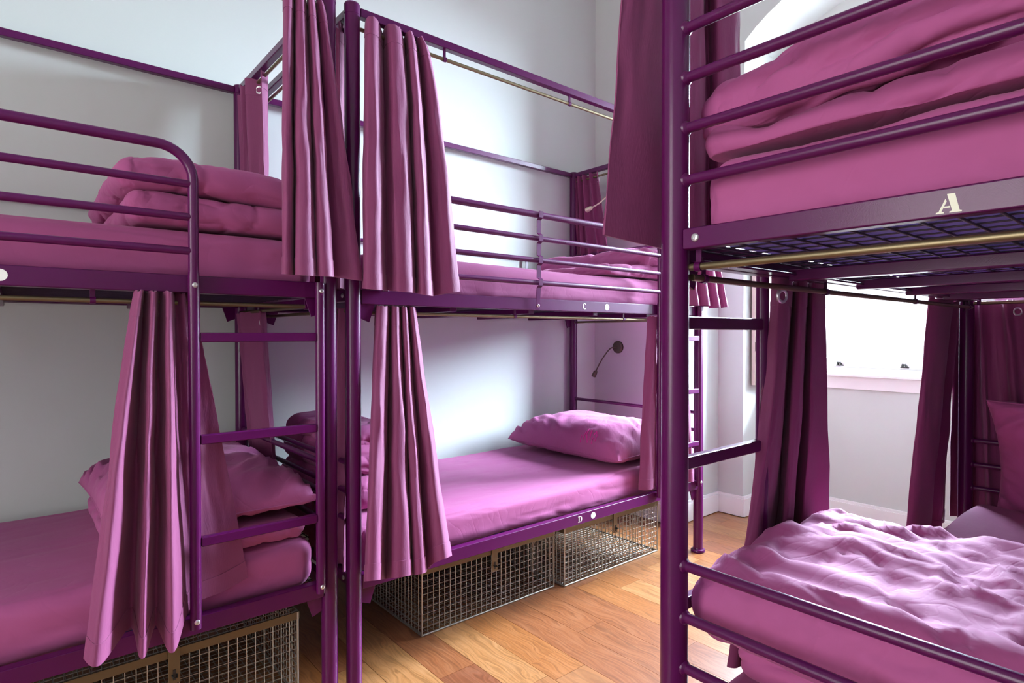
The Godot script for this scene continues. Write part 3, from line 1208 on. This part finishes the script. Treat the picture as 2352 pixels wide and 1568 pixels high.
func build_bedding() -> void:
	mattress(BED1, 0.0, 1.334, "upper mattress in purple sheet under the doubled duvet behind bent guard rail", 101)
	mattress(BED1, 0.0, 0.403, "lower mattress in purple sheet below a large pillow and flat folded blanket", 102)
	mattress(BED2, 0.0, 1.32, "upper mattress in purple sheet above the stencilled letter C", 103)
	mattress(BED2, 0.0, 0.391, "lower mattress in purple sheet above the stencilled letter D", 104, 0.012)
	mattress(BEDA, PI, 1.365, "upper mattress in purple sheet with blue underside above the stencilled letter A", 105)
	mattress(BEDA, PI, 0.391, "lower mattress in purple sheet under the wrinkled duvet near the window", 106)
	var same := func(p: Vector3, _d: Vector3) -> Vector3: return p

	# bed 1, upper: a duvet folded double over a flat pillow
	var t := thing("folded_duvet", "purple duvet folded double on upper bunk behind bent guard rail", "duvet", P(0.48, -2.24, 1.472), 0.0, "folded purple duvets")
	fold_layer(t, Vector3(0.80, 0.085, 0.48), Vector3(0, 0.046, 0.01), 31, 0.007, same)
	fold_layer(t, Vector3(0.80, 0.085, 0.50), Vector3(0.0, 0.12, 0.02), 37, 0.008, func(p: Vector3, _d: Vector3) -> Vector3:
		return p + Vector3(0, 0.02 * cos(p.z * 4.0) - 0.012 * clampf((-p.z - 0.1) * 4.0, 0.0, 1.0), 0))
	# bed 1, lower: flat blanket, then a wide pillow
	t = thing("folded_blanket", "flat folded purple blanket between lower mattress and large pillow", "blanket", P(0.45, -2.24, 0.54), 0.0)
	fold_layer(t, Vector3(0.80, 0.055, 0.50), Vector3(0, 0.028, 0.0), 41, 0.008, same)
	pillow("pillow", "large puffy purple pillow on the folded blanket behind the ladder", "purple pillows", Transform3D(Basis(Vector3(1, 0, 0), 0.03), P(0.46, -2.25, 0.643)), 0.84, 0.56, 0.17, 51, 0.03)

	# bed 2, upper: a duvet folded flat with a rolled end at the head
	t = thing("folded_duvet", "purple duvet with a gathered rolled end on upper bunk above letter C", "duvet", P(2.45, -2.24, 1.458), 0.0, "folded purple duvets")
	fold_layer(t, Vector3(0.80, 0.07, 0.62), Vector3(0, 0.036, 0.0), 61, 0.01, func(p: Vector3, _d: Vector3) -> Vector3:
		return p + Vector3(0, -0.02 * clampf((p.z - 0.0) * 3.0, 0.0, 1.0), 0))
	fold_layer(t, Vector3(0.80, 0.1, 0.34), Vector3(0, 0.105, -0.13), 67, 0.014, same)
	# bed 2, lower: a thick pillow at the head, a duvet at the foot
	var pil := pillow("pillow", "thick purple pillow with pink stitched letters on bunk D", "purple pillows", Transform3D(Basis(Vector3(1, 0, 0), 0.0), P(2.47, -2.25, 0.566)), 0.82, 0.52, 0.215, 53, 0.026)
	stitched_mark(pil)
	t = thing("folded_duvet", "thick folded purple duvet at the foot of bunk D behind curtains", "duvet", P(1.03, -2.33, 0.532), 0.0, "folded purple duvets")
	fold_layer(t, Vector3(0.66, 0.11, 0.27), Vector3(0, 0.056, 0.0), 71, 0.012, same)
	fold_layer(t, Vector3(0.62, 0.12, 0.25), Vector3(-0.01, 0.165, 0.0), 73, 0.014, same)
	fold_layer(t, Vector3(0.58, 0.08, 0.23), Vector3(-0.02, 0.25, 0.0), 74, 0.012, same)

	# bed A, upper: a heap of duvet in loose folds
	t = thing("folded_duvet", "loosely heaped purple duvet on upper bunk above the letter A", "duvet", P(1.285, -0.18, 1.506), 0.0, "folded purple duvets")
	var long := Vector3(0.35, 1.9, 1.6)
	fold_layer(t, Vector3(0.86, 0.05, 0.52), Vector3(-0.005, 0.024, 0.03), 81, 0.014, func(p: Vector3, _d: Vector3) -> Vector3:
		return p + Vector3(0, 0.012 * sin(p.x * 7.0), 0), long)
	fold_layer(t, Vector3(0.89, 0.10, 0.57), Vector3(-0.015, 0.088, 0.02), 83, 0.026, func(p: Vector3, _d: Vector3) -> Vector3:
		return p + Vector3(0, 0.014 * sin(p.x * 5.0 + 1.0), 0.02 * sin(p.x * 3.0)), long)
	fold_layer(t, Vector3(0.85, 0.075, 0.5), Vector3(0.0, 0.168, 0.0), 87, 0.026, func(p: Vector3, _d: Vector3) -> Vector3:
		return p + Vector3(0, 0.03 * sin((p.x + 0.15) * 4.0) - 0.03 * clampf((-p.x - 0.2) * 4.0, 0.0, 1.0), 0), long)
	# bed A, lower: a puffed duvet folded in two, and the pillow propped at the head
	t = thing("folded_duvet", "puffed wrinkled purple duvet on lower bunk, brightly lit from window", "duvet", P(1.285, -0.18, 0.532), 0.0, "folded purple duvets")
	var wr := noise(93, 2.2, 3)
	var wr2 := noise(97, 1.3, 2)
	fold_layer(t, Vector3(0.84, 0.07, 0.56), Vector3(0.02, 0.035, -0.02), 91, 0.010, same, long)
	fold_layer(t, Vector3(0.93, 0.135, 0.64), Vector3(-0.012, 0.125, -0.02), 95, 0.013, func(p: Vector3, d: Vector3) -> Vector3:
		if d.y <= 0.0:
			return p
		var q := Vector3(p.x * 1.0 + wr2.get_noise_3d(p.x * 2.0, 0.0, p.z * 2.0) * 0.25, 0.0, p.z * 3.0)
		return p + Vector3(0, (pow(1.0 - absf(wr.get_noise_3dv(q * 0.75)), 4.0) - 0.5) * 0.024 * d.y + 0.02 * (1.0 - p.z * p.z * 9.0) * d.y, 0))
	pillow("pillow", "purple pillow propped upright against head bars of lower bunk", "purple pillows", Transform3D(Basis(Vector3(1, 0, 0), -1.18), P(2.785, -0.165, 0.722)), 0.74, 0.46, 0.15, 57, 0.024, false)


func stitched_mark(pil: Node3D) -> void:
	# four loose upright strokes and loops in pink thread on the side that faces the room
	var n := noise(53, 1.9, 3)
	var strokes := [
		[[0.0, 0.0], [0.004, 0.5], [0.0, 1.0]],
		[[0.18, 0.05], [0.24, 0.55], [0.22, 0.95]],
		[[0.36, 0.9], [0.36, 0.3], [0.46, 0.06], [0.56, 0.3], [0.58, 0.9]],
		[[0.74, 0.04], [0.74, 0.6], [0.82, 0.94], [0.92, 0.7], [0.92, 0.06]],
	]
	for s in strokes:
		var pts := []
		for i in s.size() - 1:
			for k in 4:
				var f := k / 4.0
				var q := Vector2(lerpf(s[i][0], s[i + 1][0], f), lerpf(s[i][1], s[i + 1][1], f))
				var a := 0.36 + q.x * 0.26
				var b := 0.985 - q.y * 0.16
				pts.append(pillow_point(0.82, 0.52, 0.215, a, b, 1.0, n, 0.026) + Vector3(0, 0.001, 0.0015))
		var st := ms()
		tube(st, pts, 0.0022, 6)
		put(pil, "stitched_letter", st, M.pink)


func build_curtains() -> void:
	var g := "purple eyelet curtains of the bunks"
	# bed 1
	curtain("upper front curtain hiding the adjoining bunk posts, bottom flaring over them", g, [
		[0.625, -1.800, 0.598, -1.740, 1.348], [0.621, -1.768, 0.587, -1.700, 1.344], [0.635, -1.766, 0.606, -1.700, 1.344], [0.664, -1.820, 0.642, -1.760, 1.350],
		[0.655, -1.775, 0.620, -1.690, 1.343], [0.669, -1.766, 0.652, -1.675, 1.342], [0.690, -1.800, 0.680, -1.700, 1.345], [0.707, -1.830, 0.706, -1.755, 1.350],
		[0.692, -1.775, 0.684, -1.690, 1.344], [0.699, -1.766, 0.710, -1.675, 1.343], [0.720, -1.800, 0.733, -1.700, 1.345], [0.731, -1.820, 0.751, -1.745, 1.350],
		[0.725, -1.790, 0.775, -1.720, 1.345], [0.729, -1.775, 0.808, -1.700, 1.340], [0.740, -1.785, 0.830, -1.710, 1.340]], 2.195, 201, [7.0], -0.15)
	curtain("lower front curtain hanging half behind ladder, one end resting on mattress", g, [
		[0.242, -1.80, 0.123, -1.715, 0.41], [0.250, -1.757, 0.150, -1.69, 0.395], [0.266, -1.825, 0.227, -1.80, 0.42],
		[0.277, -1.757, 0.239, -1.71, 0.37], [0.300, -1.825, 0.281, -1.79, 0.41], [0.312, -1.757, 0.305, -1.71, 0.362],
		[0.336, -1.825, 0.352, -1.785, 0.42], [0.351, -1.80, 0.389, -1.80, 0.44], [0.362, -1.825, 0.452, -1.812, 0.445], [0.372, -1.815, 0.52, -1.818, 0.465]],
		1.285, 203, [2.0, 4.0], -0.12)
	curtain("upper end curtain bunched at the wall behind the doubled duvet", g,
		gen_cols(Vector2(0.75, -2.71), Vector2(0.75, -2.39), Vector2(0.755, -2.64), Vector2(0.755, -2.37), 1.30, 1.30, 3, 0.026, 0.016, 1.0, 9), 2.195, 205, [9.0])
	curtain("lower end curtain bunched at the wall above the large pillow", g,
		gen_cols(Vector2(0.745, -2.72), Vector2(0.745, -2.40), Vector2(0.76, -2.60), Vector2(0.76, -2.30), 0.62, 0.62, 2, 0.03, 0.02, 1.0, 13), 1.265, 207, [5.6])
	# bed 2
	curtain("upper front curtain with four deep folds above the letter D mattress", g, [
		[0.890, -1.800, 0.838, -1.720, 1.318], [0.886, -1.768, 0.833, -1.685, 1.314], [0.910, -1.766, 0.866, -1.675, 1.312], [0.940, -1.800, 0.897, -1.700, 1.314],
		[0.971, -1.840, 0.928, -1.735, 1.317], [0.957, -1.790, 0.935, -1.700, 1.313], [0.964, -1.766, 0.945, -1.680, 1.311], [0.993, -1.766, 0.980, -1.675, 1.309],
		[1.022, -1.800, 1.009, -1.700, 1.311], [1.049, -1.835, 1.037, -1.735, 1.313], [1.028, -1.775, 1.025, -1.685, 1.306], [1.040, -1.766, 1.049, -1.675, 1.302],
		[1.070, -1.800, 1.080, -1.700, 1.303], [1.093, -1.830, 1.104, -1.730, 1.306], [1.078, -1.790, 1.118, -1.700, 1.310], [1.080, -1.770, 1.152, -1.685, 1.317],
		[1.096, -1.785, 1.185, -1.690, 1.323]], 2.196, 211, [4.0, 9.0], -0.4)
	curtain("lower front curtain with four folds over the foot of bunk D", g, [
		[0.933, -1.820, 0.846, -1.730, 0.392], [0.929, -1.792, 0.835, -1.690, 0.409], [0.954, -1.790, 0.868, -1.685, 0.406], [0.983, -1.820, 0.898, -1.720, 0.388],
		[1.004, -1.850, 0.942, -1.770, 0.362], [0.985, -1.800, 0.932, -1.700, 0.390], [0.998, -1.790, 0.974, -1.685, 0.391], [1.023, -1.820, 1.004, -1.710, 0.377],
		[1.041, -1.845, 1.036, -1.760, 0.354], [1.022, -1.800, 1.011, -1.700, 0.380], [1.030, -1.790, 1.031, -1.685, 0.384], [1.054, -1.820, 1.059, -1.710, 0.375],
		[1.069, -1.840, 1.087, -1.750, 0.361], [1.053, -1.800, 1.091, -1.710, 0.395], [1.059, -1.790, 1.120, -1.685, 0.412], [1.078, -1.810, 1.162, -1.710, 0.404]], 1.268, 213, [4.0])
	curtain("lower front curtain gathered by the ladder at the head of bunk D", g,
		gen_cols(Vector2(2.40, -1.81), Vector2(2.70, -1.81), Vector2(2.32, -1.80), Vector2(2.76, -1.785), 0.42, 0.40, 4, 0.022, 0.022, -1.0, 33), 1.262, 215, [4.0])
	curtain("upper front curtain flaring past the post nearest the window niche", g,
		gen_cols(Vector2(2.56, -1.80), Vector2(2.79, -1.80), Vector2(2.66, -1.77), Vector2(2.985, -1.745), 1.325, 1.318, 4, 0.03, 0.045, -1.0, 35), 2.196, 217, [4.0])
	curtain("upper end curtain bunched in the wall corner below canopy of bunk C", g,
		gen_cols(Vector2(2.825, -2.71), Vector2(2.825, -2.52), Vector2(2.84, -2.70), Vector2(2.84, -2.38), 1.34, 1.34, 4, 0.026, 0.022, 1.0, 39), 2.195, 219, [14.6])
	curtain("upper end curtain squeezed between the two adjoining bunks", g,
		gen_cols(Vector2(0.825, -2.02), Vector2(0.825, -1.845), Vector2(0.822, -2.05), Vector2(0.822, -1.842), 1.33, 1.325, 3, 0.02, 0.026, 1.0, 43), 2.19, 221, [4.0])
	curtain("lower end curtain squeezed between the two adjoining bunks", g,
		gen_cols(Vector2(0.855, -2.02), Vector2(0.855, -1.845), Vector2(0.83, -2.14), Vector2(0.83, -1.84), 0.40, 0.395, 3, 0.02, 0.026, 1.0, 47), 1.262, 223, [4.0])
	# bed A
	curtain("upper side curtain hanging outside the post beside the ladder above letter A", g, [
		[0.901, -0.700, 0.869, -0.760, 1.365], [0.931, -0.690, 0.927, -0.750, 1.359], [0.972, -0.690, 1.020, -0.745, 1.353], [1.051, -0.730, 1.129, -0.790, 1.362],
		[1.023, -0.690, 1.105, -0.740, 1.351], [1.069, -0.685, 1.164, -0.735, 1.349], [1.165, -0.730, 1.263, -0.780, 1.360], [1.134, -0.685, 1.254, -0.735, 1.349],
		[1.231, -0.690, 1.341, -0.740, 1.350]], 2.235, 231, [4.0])
	curtain("lower side curtain with one eyelet showing beside ladder of bunk A", g, [
		[1.335, -0.660, 1.235, -0.710, 0.420], [1.342, -0.640, 1.250, -0.695, 0.420], [1.396, -0.645, 1.300, -0.700, 0.420], [1.505, -0.690, 1.465, -0.740, 0.420],
		[1.445, -0.650, 1.423, -0.700, 0.420], [1.476, -0.645, 1.469, -0.695, 0.420], [1.591, -0.690, 1.589, -0.745, 0.420], [1.531, -0.650, 1.576, -0.700, 0.420],
		[1.607, -0.655, 1.750, -0.690, 0.420]], 1.305, 233, [1.2], 0.35)
	curtain("lower side curtain falling outside bunk A at its head post", g, [
		[2.49, -0.66, 2.42, -0.71, 0.40], [2.54, -0.635, 2.46, -0.69, 0.40], [2.66, -0.63, 2.61, -0.685, 0.40], [2.70, -0.69, 2.67, -0.745, 0.40],
		[2.78, -0.64, 2.77, -0.69, 0.40], [2.83, -0.69, 2.83, -0.745, 0.40], [2.90, -0.695, 2.92, -0.72, 0.40], [2.96, -0.705, 2.97, -0.73, 0.40]], 1.302, 235, [5.0])
	curtain("lower end curtain hanging behind head bars of the propped pillow", g,
		gen_cols(Vector2(2.975, -0.70), Vector2(2.95, -0.45), Vector2(2.98, -0.71), Vector2(2.965, -0.34), 0.42, 0.42, 3, 0.018, 0.02, 1.0, 59), 1.305, 237, [9.4])


func build_small_things() -> void:
	basket("wire basket with hasp under the foot of bunk D, darker inside", 1.205, 1.915, -1.975, -2.55, 0.262)
	basket("wire basket with hasp under the head of bunk D, daylight through its mesh", 1.953, 2.663, -1.943, -2.52, 0.272)
	basket("wire basket under the ladder of the bunk with half hidden curtain", -0.01, 0.695, -1.90, -2.48, 0.28)
	reading_lamp("small dark wall lamp with drooping flexible arm above the D pillow", P(3.09, -2.569, 1.088),
		[Vector3(0, 0, 0.02), Vector3(-0.025, -0.012, 0.06), Vector3(-0.065, -0.09, 0.1), Vector3(-0.105, -0.165, 0.11)], M.lamp)
	reading_lamp("pale wall lamp with curved flexible arm before upper corner curtain", P(3.09, -2.30, 2.06),
		[Vector3(0, 0, 0.02), Vector3(-0.01, 0.02, 0.14), Vector3(-0.08, -0.02, 0.28), Vector3(-0.15, -0.085, 0.335), Vector3(-0.205, -0.105, 0.345)], M.lamp_pale)
